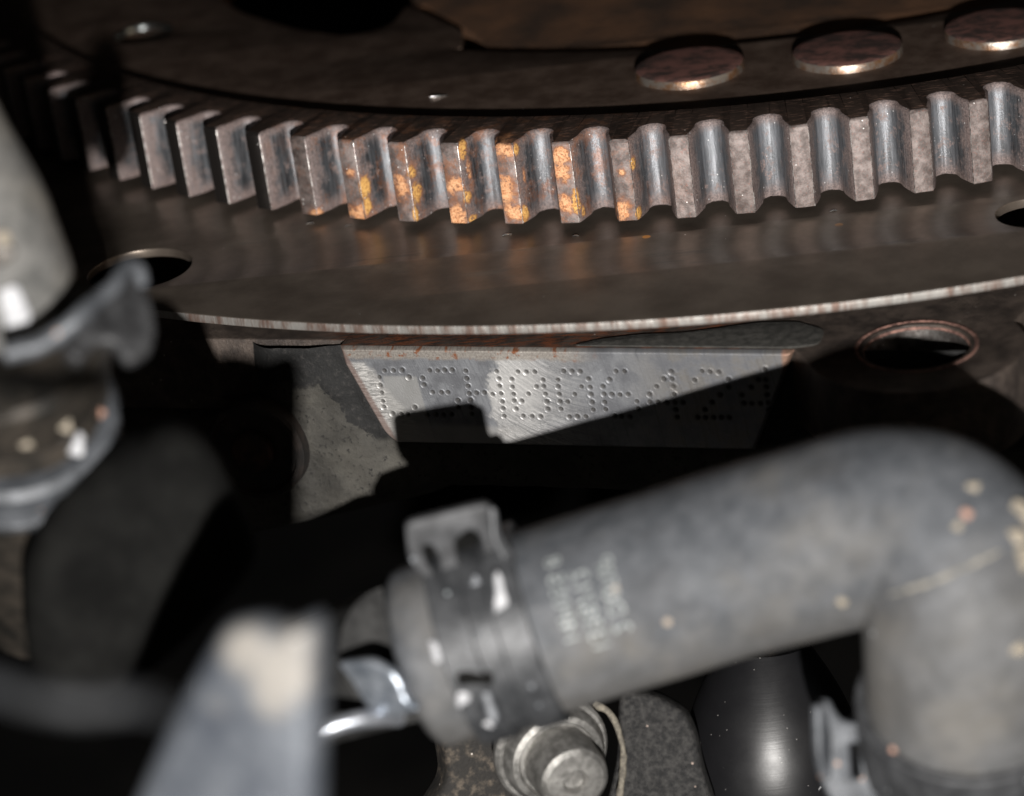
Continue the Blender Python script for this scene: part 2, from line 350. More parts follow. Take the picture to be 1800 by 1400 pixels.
def mat_pad(o, e):
    """machined pad: grey milled face with sanded fans, scratches that follow the sanding arcs, rust along the top edge"""
    t = MT('machined_pad_face', .42, .55); P = t.P
    n0 = t.n.new('ShaderNodeVectorMath'); n0.operation = 'SUBTRACT'; t.put(n0.inputs[0], P); n0.inputs[1].default_value = tuple(o)
    n1 = t.n.new('ShaderNodeVectorMath'); n1.operation = 'DOT_PRODUCT'; t.put(n1.inputs[0], n0.outputs[0]); n1.inputs[1].default_value = tuple(e)
    u = n1.outputs['Value']; v = t.math('MULTIPLY', t.xyz(n0.outputs[0])[2], -1.0)
    cb = t.n.new('ShaderNodeCombineXYZ'); t.put(cb.inputs[0], u); t.put(cb.inputs[1], v); UV = cb.outputs[0]
    big = t.noise(.35, 5, .6, UV); fine = t.noise(4.0, 5, .7, UV)
    def arcs(cx, cy, sc):                                  # scratches along circles about a centre
        d = t.dist((cx, cy, 0), UV); q = t.n.new('ShaderNodeCombineXYZ'); t.put(q.inputs[0], d); t.put(q.inputs[1], t.math('MULTIPLY', big, .6)); 
        return t.noise(sc, 5, .75, q.outputs[0]), d
    s1, d1 = arcs(31, -9, 13.0); s2, d2 = arcs(-30, 18, 4.5); s3, d3 = arcs(24.5, 6.2, 4.0); s5, d5 = arcs(31, -9, 3.0)
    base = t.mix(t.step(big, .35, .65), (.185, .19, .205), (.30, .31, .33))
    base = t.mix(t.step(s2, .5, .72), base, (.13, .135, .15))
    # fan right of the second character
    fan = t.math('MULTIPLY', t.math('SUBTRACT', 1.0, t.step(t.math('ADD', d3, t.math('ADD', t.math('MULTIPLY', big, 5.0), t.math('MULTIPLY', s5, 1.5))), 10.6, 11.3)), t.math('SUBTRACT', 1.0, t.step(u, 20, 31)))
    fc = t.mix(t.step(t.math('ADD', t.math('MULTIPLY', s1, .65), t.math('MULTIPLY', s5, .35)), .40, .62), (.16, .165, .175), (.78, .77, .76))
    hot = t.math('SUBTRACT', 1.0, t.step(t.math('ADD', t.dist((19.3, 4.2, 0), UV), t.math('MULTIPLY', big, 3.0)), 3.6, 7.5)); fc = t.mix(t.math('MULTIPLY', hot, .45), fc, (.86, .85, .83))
    c = t.mix(fan, base, fc)
    # bright swept corner at the left
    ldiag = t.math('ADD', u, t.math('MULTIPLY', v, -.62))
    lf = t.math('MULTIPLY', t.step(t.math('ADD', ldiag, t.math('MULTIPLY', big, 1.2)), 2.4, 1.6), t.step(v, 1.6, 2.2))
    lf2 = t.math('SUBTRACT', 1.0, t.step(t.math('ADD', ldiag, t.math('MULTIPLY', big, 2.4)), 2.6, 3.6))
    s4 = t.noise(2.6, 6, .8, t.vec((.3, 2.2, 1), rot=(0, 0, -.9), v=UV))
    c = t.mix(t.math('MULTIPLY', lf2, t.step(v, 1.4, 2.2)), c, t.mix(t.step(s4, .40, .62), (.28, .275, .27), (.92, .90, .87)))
    sq = t.math('MULTIPLY', t.math('MULTIPLY', t.step(u, 4.6, 4.9), t.math('SUBTRACT', 1.0, t.step(t.math('ADD', u, t.math('MULTIPLY', v, -.12)), 8.2, 8.5))), t.math('MULTIPLY', t.step(v, 3.2, 3.6), 1.0))
    c = t.mix(t.math('MULTIPLY', sq, .65), c, (.46, .455, .44))
    low = t.step(t.math('ADD', v, t.math('MULTIPLY', u, -.02)), 8.6, 9.6)
    c = t.mix(t.math('MULTIPLY', t.math('MULTIPLY', low, t.math('SUBTRACT', 1.0, t.step(u, 14, 24))), .55), c, (.62, .60, .57))
    # worn strip and rust along the top and the left edge
    edge = t.math('SUBTRACT', 1.0, t.step(t.math('ADD', v, t.math('MULTIPLY', big, 1.6)), 1.8, 2.3))
    edge = t.math('MULTIPLY', edge, t.math('SUBTRACT', 1.0, t.step(u, 25, 31)))
    c = t.mix(t.math('MULTIPLY', edge, .8), c, t.mix(t.step(fine, .4, .65), (.46, .42, .37), (.27, .23, .20)))
    rz = t.math('MULTIPLY', edge, t.step(t.noise(.9, 4, .6, UV), .54, .64))
    c = t.mix(rz, c, (.30, .12, .06))
    le = t.math('SUBTRACT', 1.0, t.step(t.math('ADD', t.math('ADD', u, t.math('MULTIPLY', v, -.42)), t.math('MULTIPLY', fine, .6)), .55, 1.0))
    c = t.mix(t.math('MULTIPLY', le, .75), c, (.24, .155, .13))
    re = t.math('MULTIPLY', t.step(u, 50.2, 50.6), 1.0); c = t.mix(re, c, (.46, .27, .20))
    dirt = t.math('MULTIPLY', t.step(u, 30, 40), t.step(t.math('ADD', big, t.math('MULTIPLY', fine, .3)), .55, .75)); c = t.mix(t.math('MULTIPLY', dirt, .5), c, (.16, .135, .10))
    an = t.n.new('ShaderNodeAttribute'); an.attribute_name = 'pit'
    c = t.mix(t.math('MULTIPLY', an.outputs['Fac'], .9), c, (.035, .032, .029))
    c = t.mix(t.specks(1.2, .07, .9), c, (.9, .9, .9))
    t.color(c); t.rough(t.fmix(an.outputs['Fac'], t.fmix(s1, .34, .50), .75)); t.metal(t.fmix(an.outputs['Fac'], .55, .1))
    h = t.math('ADD', t.math('MULTIPLY', s1, .6), t.math('ADD', t.math('MULTIPLY', s4, .3), t.math('MULTIPLY', fine, .3)))
    t.bump(h, .25, .08); return t.m
def mat_rubber(name, lo, hi, dust, dl=.45, dh=.7, hose=False):
    t = MT(name, .62, 0.0, spec=.35); n = t.noise(.09, 5, .6); n2 = t.noise(.5, 5, .65); n3 = t.noise(2.5, 3, .6)
    c = t.mix(t.step(n2, .3, .7), lo, hi); dm = t.step(n, dl, dh)
    if hose:                                             # beige dust on the lower half; the mask also paints in the light gradient
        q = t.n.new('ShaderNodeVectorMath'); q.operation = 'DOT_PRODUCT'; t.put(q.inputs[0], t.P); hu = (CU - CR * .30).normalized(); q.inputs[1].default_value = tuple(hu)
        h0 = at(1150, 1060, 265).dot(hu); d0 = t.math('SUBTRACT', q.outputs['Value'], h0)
        dust_shading = t.math('SUBTRACT', 1.0, t.step(t.math('ADD', d0, t.math('MULTIPLY', t.math('SUBTRACT', n, .5), 26.0)), -10.0, -1.0))
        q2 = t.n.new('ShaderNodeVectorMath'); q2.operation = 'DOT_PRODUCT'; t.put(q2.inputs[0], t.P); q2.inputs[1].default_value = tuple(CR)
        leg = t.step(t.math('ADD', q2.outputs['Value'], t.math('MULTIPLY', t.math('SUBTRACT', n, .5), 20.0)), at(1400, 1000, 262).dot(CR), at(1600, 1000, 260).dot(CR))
        dm = t.math('ADD', t.math('MULTIPLY', dm, .45), t.math('MULTIPLY', dust_shading, t.fmix(leg, .75, .30)), clamp=True)
        c = t.mix(t.math('MULTIPLY', t.step(t.noise(.16, 5, .6, t.vec((1, 1, 1), loc=(9, 4, 2))), .50, .66), .55), c, (.036, .038, .042))
        scr = t.noise(1.1, 4, .7, t.vec((.25, 1.6, 1.6), rot=(0, .35, 0)))
        c = t.mix(t.math('MULTIPLY', t.step(scr, .66, .74), .5), c, (.30, .29, .27))
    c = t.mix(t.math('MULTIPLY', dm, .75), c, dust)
    c = t.mix(t.specks(.22, .10, .93), c, (.30, .25, .20)); c = t.mix(t.specks(.31, .07, .82), c, (.45, .47, .48))
    t.color(c); t.bump(t.math('ADD', n2, t.math('MULTIPLY', n3, .3)), .25, .3); return t.m

M = dict(
    land=mat_land(), groove=mat_groove(), geartop=mat_geartop(), web=mat_web(), hub=mat_hub(), rivet=mat_rivet(), disc=mat_disc(), rim=mat_rim(),
    cast=mat_cast(), black_cast=mat_black_cast(), flange=mat_flange(),
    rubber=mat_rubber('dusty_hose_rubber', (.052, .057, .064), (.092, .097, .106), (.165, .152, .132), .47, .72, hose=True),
    rubber2=mat_rubber('grey_hose_rubber', (.08, .08, .077), (.155, .152, .145), (.21, .195, .17)),
    clamp=simple('dusty_black_clamp', (.030, .032, .035), (.080, .083, .088), .4, .45, .25, .3, grit=((.5, .10, .72), (.5, .55, .57))),
    clamp2=simple('grey_spring_clamp', (.04, .044, .05), (.10, .107, .118), .5, .5, .25, .3, grit=((.5, .14, .8), (.3, .2, .15))),
    dark_clamp=simple('oily_dark_clamp', (.02, .019, .017), (.065, .055, .045), .35, .4, .4, .3),
    white=simple('white_paint_mark', (.22, .225, .24), (.40, .405, .42), 1.2, .5, 0, .2),
    ink=simple('faded_grey_print', (.17, .185, .185), (.36, .385, .38), .9, .6, 0, .1),
    steel=simple('blue_grey_steel', (.20, .23, .27), (.50, .54, .60), .5, .32, .75, .3),
    rod=simple('grey_steel_rod', (.30, .32, .36), (.50, .52, .56), .6, .3, .7, .2),
    bolt=simple('dull_zinc', (.20, .195, .185), (.42, .41, .39), .9, .4, .7, .4),
    beige=simple('dusty_gasket', (.09, .08, .065), (.24, .215, .17), 1.5, .8, 0, .4),
    bracket=simple('rough_black_bracket', (.011, .011, .0115), (.050, .048, .046), 1.6, .62, .2, .8, grit=((.7, .09, .86), (.45, .35, .3))),
    gloss=None,
    near=simple('bare_aluminium_bracket', (.22, .25, .29), (.56, .56, .55), .12, .5, .4, .3),
    nearspot=simple('pale_corroded_patch', (.60, .55, .48), (.85, .80, .72), .3, .6, .1, .4),
    plastic=simple('black_plastic', (.004, .004, .0039), (.009, .009, .0085), .15, .9, 0, .3, spec=.05, grit=((.12, .06, .8), (.12, .12, .12))),
    pipe=simple('dark_grey_pipe', (.022, .022, .022), (.055, .055, .054), .4, .5, .2, .3),
    rust_dark=simple('dark_rusty_iron', (.020, .018, .017), (.055, .042, .036), .3, .7, .2, .5),
    rust_red=simple('red_rust', (.022, .014, .011), (.070, .032, .024), .5, .75, .1, .5),
    iron=simple('grimy_iron', (.02, .018, .016), (.13, .105, .08), .8, .75, .1, .8, .45, .75, grit=((.8, .09, .85), (.5, .45, .4))),
    bright=simple('bright_bore', (.45, .45, .45), (.75, .74, .72), .8, .22, .95, .1),
    tube_bore=simple('worn_bore', (.16, .14, .13), (.44, .42, .40), .7, .32, .85, .2),
    chamfer=simple('rusty_chamfer', (.10, .055, .045), (.36, .20, .16), 1.2, .65, .2, .5),
    ear=simple('black_phosphate_ear', (.022, .023, .025), (.06, .062, .066), .5, .6, .1, .3, grit=((.55, .10, .6), (.4, .43, .44))),
    worn=simple('worn_tooth_edge', (.16, .13, .125), (.60, .58, .56), 1.5, .35, .7, .2, .45, .6),
    bore=simple('polished_bore', (.35, .38, .38), (.60, .63, .63), .8, .16, 1.0, .05),
    dim_pipe=simple('sooty_pipe', (.006, .0065, .007), (.015, .016, .018), .4, .6, .1, .2, spec=.2), left_ear=simple('grimy_black_ear', (.010, .010, .011), (.040, .041, .043), .5, .55, .1, .4),
    scab=simple('dried_mud', (.15, .13, .10), (.32, .28, .22), 1.2, .85, 0, .5), scab_red=simple('rusty_mud', (.25, .14, .10), (.42, .25, .19), 1.2, .85, 0, .5),
    added_bay=simple('added_bay_black', (.006, .006, .006), (.014, .013, .012), .02, .9, 0, .2, spec=.1),
)
def mat_gloss():
    t = MT('black_gloss_paint', .22, 0.0, (.008, .008, .009)); fine = t.noise(2.0, 4, .7, t.vec((.06, .06, 3.0))); n = t.noise(3, 3, .6)
    t.color(t.mix(t.specks(1.1, .07, .55), (.008, .008, .009), (.22, .21, .2))); t.rough(t.fmix(t.noise(.4, 4), .30, .48)); t.bump(t.math('ADD', fine, t.math('MULTIPLY', n, .4)), .12, .08); return t.m
M['gloss'] = mat_gloss()

# ------------------------------------------------------------------ unseen bay shell added to hold back sky fill (floor, walls, roof)
def box(lo, hi):
    V = [(x, y, z) for x in (lo[0], hi[0]) for y in (lo[1], hi[1]) for z in (lo[2], hi[2])]
    return mesh(V, [(0, 1, 3, 2), (4, 6, 7, 5), (0, 4, 5, 1), (2, 3, 7, 6), (0, 2, 6, 4), (1, 5, 7, 3)])
tag(obj('added_bay_floor', box((-320, -620, -190), (420, 420, -180)), M['added_bay'], None, None), kind='structure')
tag(obj('added_bay_wall', box((-330, 420, -190), (330, 430, 300)), M['added_bay'], None, None), kind='structure')
tag(obj('added_bay_wall', box((-330, -620, -180), (-320, 420, 300)), M['added_bay'], None, None), kind='structure')
def panel(lo, hi, hole):
    return fill([[(lo[0], lo[1]), (hi[0], lo[1]), (hi[0], hi[1]), (lo[0], hi[1])], [(hole[0], hole[1]), (hole[2], hole[1]), (hole[2], hole[3]), (hole[0], hole[3])]], 10, 0)
front = place(panel((-330, -190), (330, 310), (-25, 100, 125, 235)), (0, -620, 0), (1, 0, 0), (0, 0, 1))  # added front panel, opening kept small to limit sky fill
tag(obj('added_bay_wall', front, M['added_bay'], None, None), kind='structure')
side = place(panel((-610, -190), (420, 310), (-420, 20, 20, 260)), (320, 0, 0), (0, 1, 0), (0, 0, 1))  # added side panel, its window lets some sky fill in from the right
tag(obj('added_bay_wall', side, M['added_bay'], None, None), kind='structure')
tag(obj('added_bay_roof', box((-330, -620, 310), (420, 430, 320)), M['added_bay'], None, None), kind='structure')

# ------------------------------------------------------------------ flywheel: ring body, teeth, rivets, inner web
fly = thing('flywheel', 'rusty brown steel flywheel with toothed starter ring and flat rivet heads', 'flywheel', (GC.x, GC.y, 0))
prof = [(9.62, 109.6), (9.62, 109.0), (8.3, 108.9), (8.3, 105.0), (7.4, 104.0), (7.4, 100), (0.0, 100), (0, 109.6)]
body = obj('ring_body', lathe(prof, GC, (0, 0, 1), 360, closed=True), M['web'], fly, 30)
# bolt hole in the ring: bright bore sleeve standing a hair proud of the face
def ring(c, r0, r1, h0, h1, mat, name, parent, seg=48):
    return obj(name, lathe([(h0, r0), (h1 - .12, r0), (h1, r0 + .12), (h1, r1 - .1), (h1 - .1, r1), (h0, r1)], c, (0, 0, 1), seg, closed=True), mat, parent, 30)

hw = 1.06; D_ROOT = 4.5
half = [(0.0, 0.0), (hw - .05, 0.0), (hw + .03, .06), (hw + .30, .75), (hw + .58, 1.6), (hw + .86, 2.5)]
cx, cr = PITCH / 2, 1.55
for k in range(1, 8):
    a = math.radians(14 + k * 76 / 8); half.append((cx - cr * math.cos(a) * 0.93, (D_ROOT - cr) + cr * math.sin(a)))
half += [(cx - .12, D_ROOT), (cx, D_ROOT)]
out2 = [(-x, d) for x, d in half[::-1]] + half[1:]
def inset(pts, k):
    res = []
    for i, (x, d) in enumerate(pts):
        a = pts[max(i - 1, 0)]; b = pts[min(i + 1, len(pts) - 1)]
        tx, td = b[0] - a[0], b[1] - a[1]; L = math.hypot(tx, td) or 1
        nx, nd = -td / L, tx / L                         # towards the metal
        if i in (0, len(pts) - 1): nx, nd = 0, 1
        res.append((x + nx * k, d + nd * k))
    return res
i1, i2 = inset(out2, .10), inset(out2, .34)
rows = [(0.0, i1), (.12, out2), (9.36, out2), (9.54, i1), (9.7, i2)]
V = []; F = []; MI = []; n = len(out2)
for z, pts in rows:
    for x, d in pts:
        a = x / RT; r = RT - d; V.append((r * math.sin(a), -r * math.cos(a), z))
for j in range(len(rows) - 1):
    for i in range(n - 1):
        F.append((j * n + i, j * n + i + 1, (j + 1) * n + i + 1, (j + 1) * n + i))
        mid = (abs(out2[i][1]) < 1e-6 and abs(out2[i + 1][1]) < 1e-6); worn = min(out2[i][1], out2[i + 1][1]) < 1e-6 and max(out2[i][1], out2[i + 1][1]) < .07
        MI.append(0 if mid else 3 if worn else 1)
for base, z, rev in ((4 * n, 9.7, False), (0, 0.0, True)):
    k0 = len(V)
    for i in range(n):
        a = out2[i][0] / RT * 1.0; V.append((109.3 * math.sin(a), -109.3 * math.cos(a), z))
    for i in range(n - 1):
        f = (base + i, base + i + 1, k0 + i + 1, k0 + i); F.append(f[::-1] if rev else f); MI.append(2)
def tooth_mesh(seed):
    """one tooth; each variant has its own dents and burrs along the edges (the seams stay put so neighbours meet)"""
    rr = random.Random(seed); W = [list(v) for v in V]; nick = [(rr.randrange(2, n - 2), rr.choice((0, 1, 3, 4)), rr.uniform(.04, .16)) for _ in range(5)]
    for j in range(5):
        for i in range(1, n - 1):
            k = j * n + i; am = .022 if j in (0, 1, 3, 4) else 0
            for ax_ in range(3): W[k][ax_] += rr.uniform(-am, am)
    for i, j, dpt in nick:
        k = j * n + i; q = math.hypot(W[k][0], W[k][1]); f = (q - dpt) / q
        W[k][0] *= f; W[k][1] *= f; W[k][2] += -dpt * .6 if j > 2 else dpt * .6
    me = mesh(W, F, 'tooth'); me.transform(Matrix.Scale(MM, 4))
    me.polygons.foreach_set('use_smooth', [k != 2 for k in MI]); me.set_sharp_from_angle(angle=math.radians(38))
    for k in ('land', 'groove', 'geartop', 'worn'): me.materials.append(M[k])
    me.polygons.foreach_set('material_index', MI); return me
tooth_meshes = [tooth_mesh(40 + k) for k in range(9)]
for k in range(TEETH):
    o = bpy.data.objects.new('tooth', tooth_meshes[(k * 5 + k // 7) % 9]); SC.collection.objects.link(o); o.parent = fly
    o.rotation_euler = (0, 0, ((k - TEETH // 2) * PITCH + PH) / RT)

def rivet_mesh(c):
    return lathe([(0, 6.45), (.75, 6.45), (.95, 6.35), (1.08, 6.1), (1.16, 5.2), (1.2, 0.0)], (c[0], c[1], 8.69), (0, 0, 1), 72)
RV = [atz(1211, 109, 9.9), atz(1489, 81, 9.9), atz(1757, 40, 9.9)]
for c in RV:
    obj('rivet', rivet_mesh(c), M['rivet'], fly, 28)
# further rivets round the ring, behind the frame
for a in range(3, 24):
    th = math.atan2(RV[2].y - GC.y, RV[2].x) + a * .2068
    if math.cos(th) < -.55 and math.sin(th) < -.2: continue
    obj('rivet', rivet_mesh((GC.x + 93.4 * math.cos(th), GC.y + 93.4 * math.sin(th))), M['rivet'], fly, 28)
# bolt hole at the left of the ring
# flat ring plate that carries the rivets; a tongue of it reaches inwards
def gp(px, py, z=8.7):
    p = atz(px, py, z); return (p.x, p.y)
notch = [gp(812, 88), gp(814, 54), gp(716, 8), gp(690, 42), gp(650, 57), gp(600, 63), gp(520, 52), gp(432, 26), gp(400, 8), gp(360, -22)]
ta = [math.atan2(p[1] - GC.y, p[0]) for p in (notch[0], notch[-1])]
RI = math.hypot(notch[0][0], notch[0][1] - GC.y)
inner = [(RI * math.cos(a), GC.y + RI * math.sin(a)) for a in np.linspace(ta[0], ta[1] + 2 * math.pi, 150)]
inner = inner[:-1] + rounded(notch[::-1], 2.0, 3)
hc = atz(252, 58, 8.75)
rp = fill([circle((GC.x, GC.y), 108.6, 300), inner, circle((hc.x, hc.y), 4.0, 48)], 1.9, .12); rp.transform(Matrix.Translation((0, 0, 6.8)))
ring_plate = obj('ring_plate', rp, M['web'], fly, 30)
obj('bolt_hole', lathe([(8.78, 3.95), (8.5, 3.75), (4.2, 3.75)], (hc.x, hc.y, 0), (0, 0, 1), 64, caps=False), M['bore'], ring_plate, 60)
# inner web, set a little lower, with a window behind the tongue
hz = 8.1
win = rounded([gp(392, 2, hz), gp(430, 34, hz), gp(520, 62, hz), gp(640, 76, hz), gp(702, 66, hz), gp(730, 30, hz), gp(700, -120, hz), gp(420, -140, hz)], 3)
win2 = rounded([gp(735, 20, hz), gp(790, 62, hz), gp(800, 98, hz), gp(868, 98, hz), gp(836, 62, hz), gp(745, 8, hz)], 1.5)
web = fill([circle((GC.x, GC.y), 99, 180), win, win2, circle((GC.x, GC.y), 20, 60)], 4.0, .3); web.transform(Matrix.Translation((0, 0, hz - 4)))
obj('inner_web', web, M['hub'], fly, 30)

# ------------------------------------------------------------------ backing plate under the gear
bp = thing('backing_plate', 'wide thin dark steel plate with bright sheared rim below the toothed ring', 'plate', (0, 118, -1.5))
PC = (-2.5, 120.8); PR = 145.6
discm = fill([circle(PC, PR - .02, 420), circle(PC, 92, 200), circle((-76.4, 6.0), 6.05), circle((24.2, -6.1), 4.2)], 1.05, .12)
discm.transform(Matrix.Translation((0, 0, -2.05)))
obj('plate_face', discm, M['disc'], bp, 30)
obj('sheared_rim', lathe([(-2.0, PR - .1), (-1.95, PR + .02), (-1.5, PR + .06), (-1.08, PR + .02), (-1.03, PR - .1)], (PC[0], PC[1], 0), (0, 0, 1), 600, caps=False), M['rim'], bp, 60)

# ------------------------------------------------------------------ engine block: casting wall, flange, code pad
TLp = Vector((-53.281, -6.629, -8.0)); E1 = Vector((.96273, -.27045, 0)); NB = Vector((-.27045, -.96273, 0))
def pad_uv(px, py):
    d = Vector(ray(px, py)); c = Vector(CAM); t = (TLp - c).dot(NB) / d.dot(NB); q = c + d * t
    return ((q - TLp).dot(E1), -8.0 - q.z)
def pad_pt(u, v, out=0.0): return TLp + E1 * u + Vector((0, 0, -v)) + NB * out
blk = thing('engine_block', 'grimy cast engine block with bright dot-stamped code pad and drilled flange ear', 'engine block', tuple(pad_pt(20, 30)))
# dots of the stamped code, measured on the photograph
A = '410,222 478,222 540,222 595,272 372,272 378,335 390,388 398,452 405,498 472,545 540,550 587,550 638,500 750,222 810,222 862,220 918,218 697,278 707,330 773,385 838,388 888,385 962,447 966,497 735,557 800,552 855,555 915,550 1022,224 1030,283 1038,340 1048,395 1055,448 1062,500 1067,548 1102,393 1162,390 1224,400 1255,228 1273,283 1277,338 1288,395 1298,458 1303,507 1313,565 1415,230 1478,233 1542,232 1368,287 1375,345 1382,400 1385,450 1402,512 1455,565 1522,568 1587,570 1605,292 1610,340 1623,398 1633,458 1640,514 1555,343 1495,398 1445,452'
B = '45,228 108,228 170,230 232,285 245,347 252,402 260,462 268,517 180,343 130,400 75,458 90,570 148,568 212,568 2,292 4,343 12,400 18,457 25,512 440,228 503,228 390,290 340,343 350,400 355,460 363,515 408,402 470,405 530,402 598,455 607,510 432,565 482,567 545,570 855,230 800,287 862,285 745,343 870,343 690,402 878,402 695,458 758,460 825,460 885,462 945,462 890,515 900,572 1088,228 1148,232 1212,235 1030,295 1285,288 1290,345 1225,405 1165,460 1110,515 1055,573 1115,575 1175,575 1235,575 1295,575 1565,215 1570,290 1575,345 1460,345 1390,405 1580,405 1405,465 1465,468 1530,468 1590,465 1590,520 1515,290'
dots = [pad_uv(580 + x / 4.286, 600 + y / 4.286) for x, y in (map(float, s.split(',')) for s in A.split())]
dots += [pad_uv(980 + x / 4.286, 600 + y / 4.286) for x, y in (map(float, s.split(',')) for s in B.split())]
# the pad: fine relief mesh, milled flat, each dot a pricked crater with a raised lip
PH_ = 11.9; LEFT = lambda v: 0.05 + .40 * v + .012 * v * v if v > 1.2 else .05 + .12 * v
def pad_mesh():
    nu, nv = 1000, 230; Wd = 51.7
    v = np.linspace(0, PH_, nv); s = np.linspace(0, 1, nu)
    vv, ss = np.meshgrid(v, s, indexing='ij')
    left = np.where(vv > 2.0, .25 + .40 * (vv - 2.0) + .0 * vv, .25 * (vv / 2.0)); 
    low = np.clip((vv - 9.6) / 2.3, 0, 1); left = left + 1.2 * low ** 2.5
    right = Wd - .45 * vv
    uu = left + (right - left) * ss
    h = np.zeros_like(uu)
    vr = np.random.RandomState(11)
    for du, dv in dots:
        k, dp = vr.uniform(.85, 1.15), vr.uniform(.65, 1.2); ex, ey = vr.uniform(-.06, .06, 2)
        r = np.hypot(uu - du, vv - dv) / k; r2 = np.hypot(uu - du - ex, vv - dv - ey) / k
        h += np.where(r < .9, -.32 * dp * np.exp(-(r / .21) ** 2) + .045 * dp * np.exp(-((r2 - .36) / .08) ** 2), 0)
    pit = np.zeros_like(uu)
    for du, dv in dots: pit = np.maximum(pit, np.exp(-(np.hypot(uu - du, vv - dv) / .32) ** 4))
    rng = np.random.RandomState(3)
    h += .012 * np.sin(uu * 1.3 + vv * .7) + .006 * rng.randn(*uu.shape)
    # rounded borders fall back to the casting
    b = np.minimum.reduce([ss * (right - left), (1 - ss) * (right - left), (PH_ - vv), vv * 1.6])
    h -= .7 * np.clip(1 - b / .5, 0, 1) ** 2
    P = np.empty((nv, nu, 3))
    for k in range(3): P[..., k] = TLp[k] + E1[k] * uu + NB[k] * h
    P[..., 2] -= vv
    idx = np.arange(nv * nu).reshape(nv, nu)
    q = np.stack([idx[:-1, :-1], idx[1:, :-1], idx[1:, 1:], idx[:-1, 1:]], -1).reshape(-1, 4)
    Vv = P.reshape(-1, 3)
    # skirt so the pad stands on the casting
    bd = np.concatenate([idx[0, :], idx[1:, -1], idx[-1, -2::-1], idx[-2:0:-1, 0]])
    sk = Vv[bd] - np.array(NB) * 3.0; k0 = len(Vv); nb = len(bd); a = np.arange(nb); a2 = (a + 1) % nb
    q2 = np.stack([bd[a], bd[a2], k0 + a2, k0 + a], -1)
    me = bpy.data.meshes.new('code_pad'); Vall = np.vstack([Vv, sk]); Fall = np.vstack([q, q2])
    me.from_pydata(Vall.tolist(), [], Fall.tolist()); me.update()
    at_ = me.attributes.new('pit', 'FLOAT', 'POINT'); at_.data.foreach_set('value', np.concatenate([pit.ravel(), np.zeros(nb)]).astype(np.float32)); return me
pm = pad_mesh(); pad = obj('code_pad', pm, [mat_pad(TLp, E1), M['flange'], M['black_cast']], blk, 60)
np_ = len(pm.polygons) - (2 * 1000 + 2 * 230 - 4)
pm.polygons.foreach_set('material_index', [0] * np_ + [1] * 999 + [2] * (len(pm.polygons) - np_ - 999))
pad['label'] = 'bright milled pad stamped with rows of dots reading C5H006 424'

# the casting wall below and beside the pad (relief follows the photograph: grey shelf left, black rough fillet beside the pad)
def wall_mesh():
    nu, nv = 220, 110; V = []; F = []
    for j in range(nv):
        v = .3 + 34 * j / (nv - 1)
        for i in range(nu):
            u = -34 + 112 * i / (nu - 1)
            o = -1.5
            lft = u - (.40 * v - .6)                       # distance from the slanted pad edge
            if lft < 0:
                o = -1.3 + .9 * max(0, min(1, (-lft - 1.4) / 2.2))          # ditch, then the shelf rises again
                if u < -8: o -= 5.0 * min(1, (-8 - u) / 6) ** 2 * (1 if v < 10 else max(0, 1 - (v - 10) / 6))
            o -= max(0, v - max(16.8, 19.0 - .26 * u)) ** 1.5 * .8     # turns under
            p = pad_pt(u, v)
            o += .35 * mnoise.noise(p * .35) + .12 * mnoise.noise(p * 1.3)
            V.append(pad_pt(u, v, o))
    for j in range(nv - 1):
        for i in range(nu - 1):
            a = j * nu + i; F.append((a, a + nu, a + nu + 1, a + 1))
    return mesh(V, F)
wm = wall_mesh()
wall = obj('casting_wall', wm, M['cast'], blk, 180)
# flange face: shelf behind the pad's top edge, with the drilled ear in front on the right
ear = Vector((9.3, -22.2)); HR = 5.55
arc = [(ear.x + 11.4 * math.cos(a), ear.y + 11.4 * math.sin(a)) for a in np.radians(np.linspace(-172, 20, 40))]
tr = pad_pt(51.2, 0, -.25); tl = pad_pt(-34, 0, -2.2); t1 = pad_pt(-.2, 0, -2.2); t2 = pad_pt(20, 0, -2.2); t3 = pad_pt(50.6, 0, -2.2)
far = [(60, -8), (60, 40), (-110, 40), (-110, 12)]
fl_out = [(tl.x, tl.y), (t1.x, t1.y), (t2.x, t2.y), (t3.x, t3.y)] + arc + [(24, -12)] + far
flm = fill([fl_out, circle(ear, HR + .02, 64)], 9.0, .25); flm.transform(Matrix.Translation((0, 0, -17.03)))
flange = obj('flange', flm, M['flange'], blk, 30)
obj('hole_chamfer', lathe([(-7.94, HR + .95), (-7.9, HR + .75), (-8.35, HR - .05), (-8.8, HR - .1), (-8.8, HR + .95)], (ear.x, ear.y, 0), (0, 0, 1), 64, closed=True), M['chamfer'], flange, 40)
obj('hole_bore', lathe([(-8.6, HR - .12), (-9.6, HR - .2), (-16.9, HR - .2)], (ear.x, ear.y, 0), (0, 0, 1), 64, caps=False), M['tube_bore'], flange, 60)
# gasket flake lying on the shelf
gk = rounded([tuple(atz(*p, -7.9))[:2] for p in ((1005, 608), (1060, 596), (1130, 588), (1200, 586), (1260, 578), (1330, 568), (1400, 566), (1450, 580), (1440, 606), (1390, 612))], 1.0)
gm = fill([gk], .16, .05); gm.transform(Matrix.Translation((0, 0, -7.98)))
obj('gasket_remnant', gm, simple('grey_gasket', (.03, .029, .026), (.075, .072, .065), 1.0, .8, 0, .8), flange, 30)

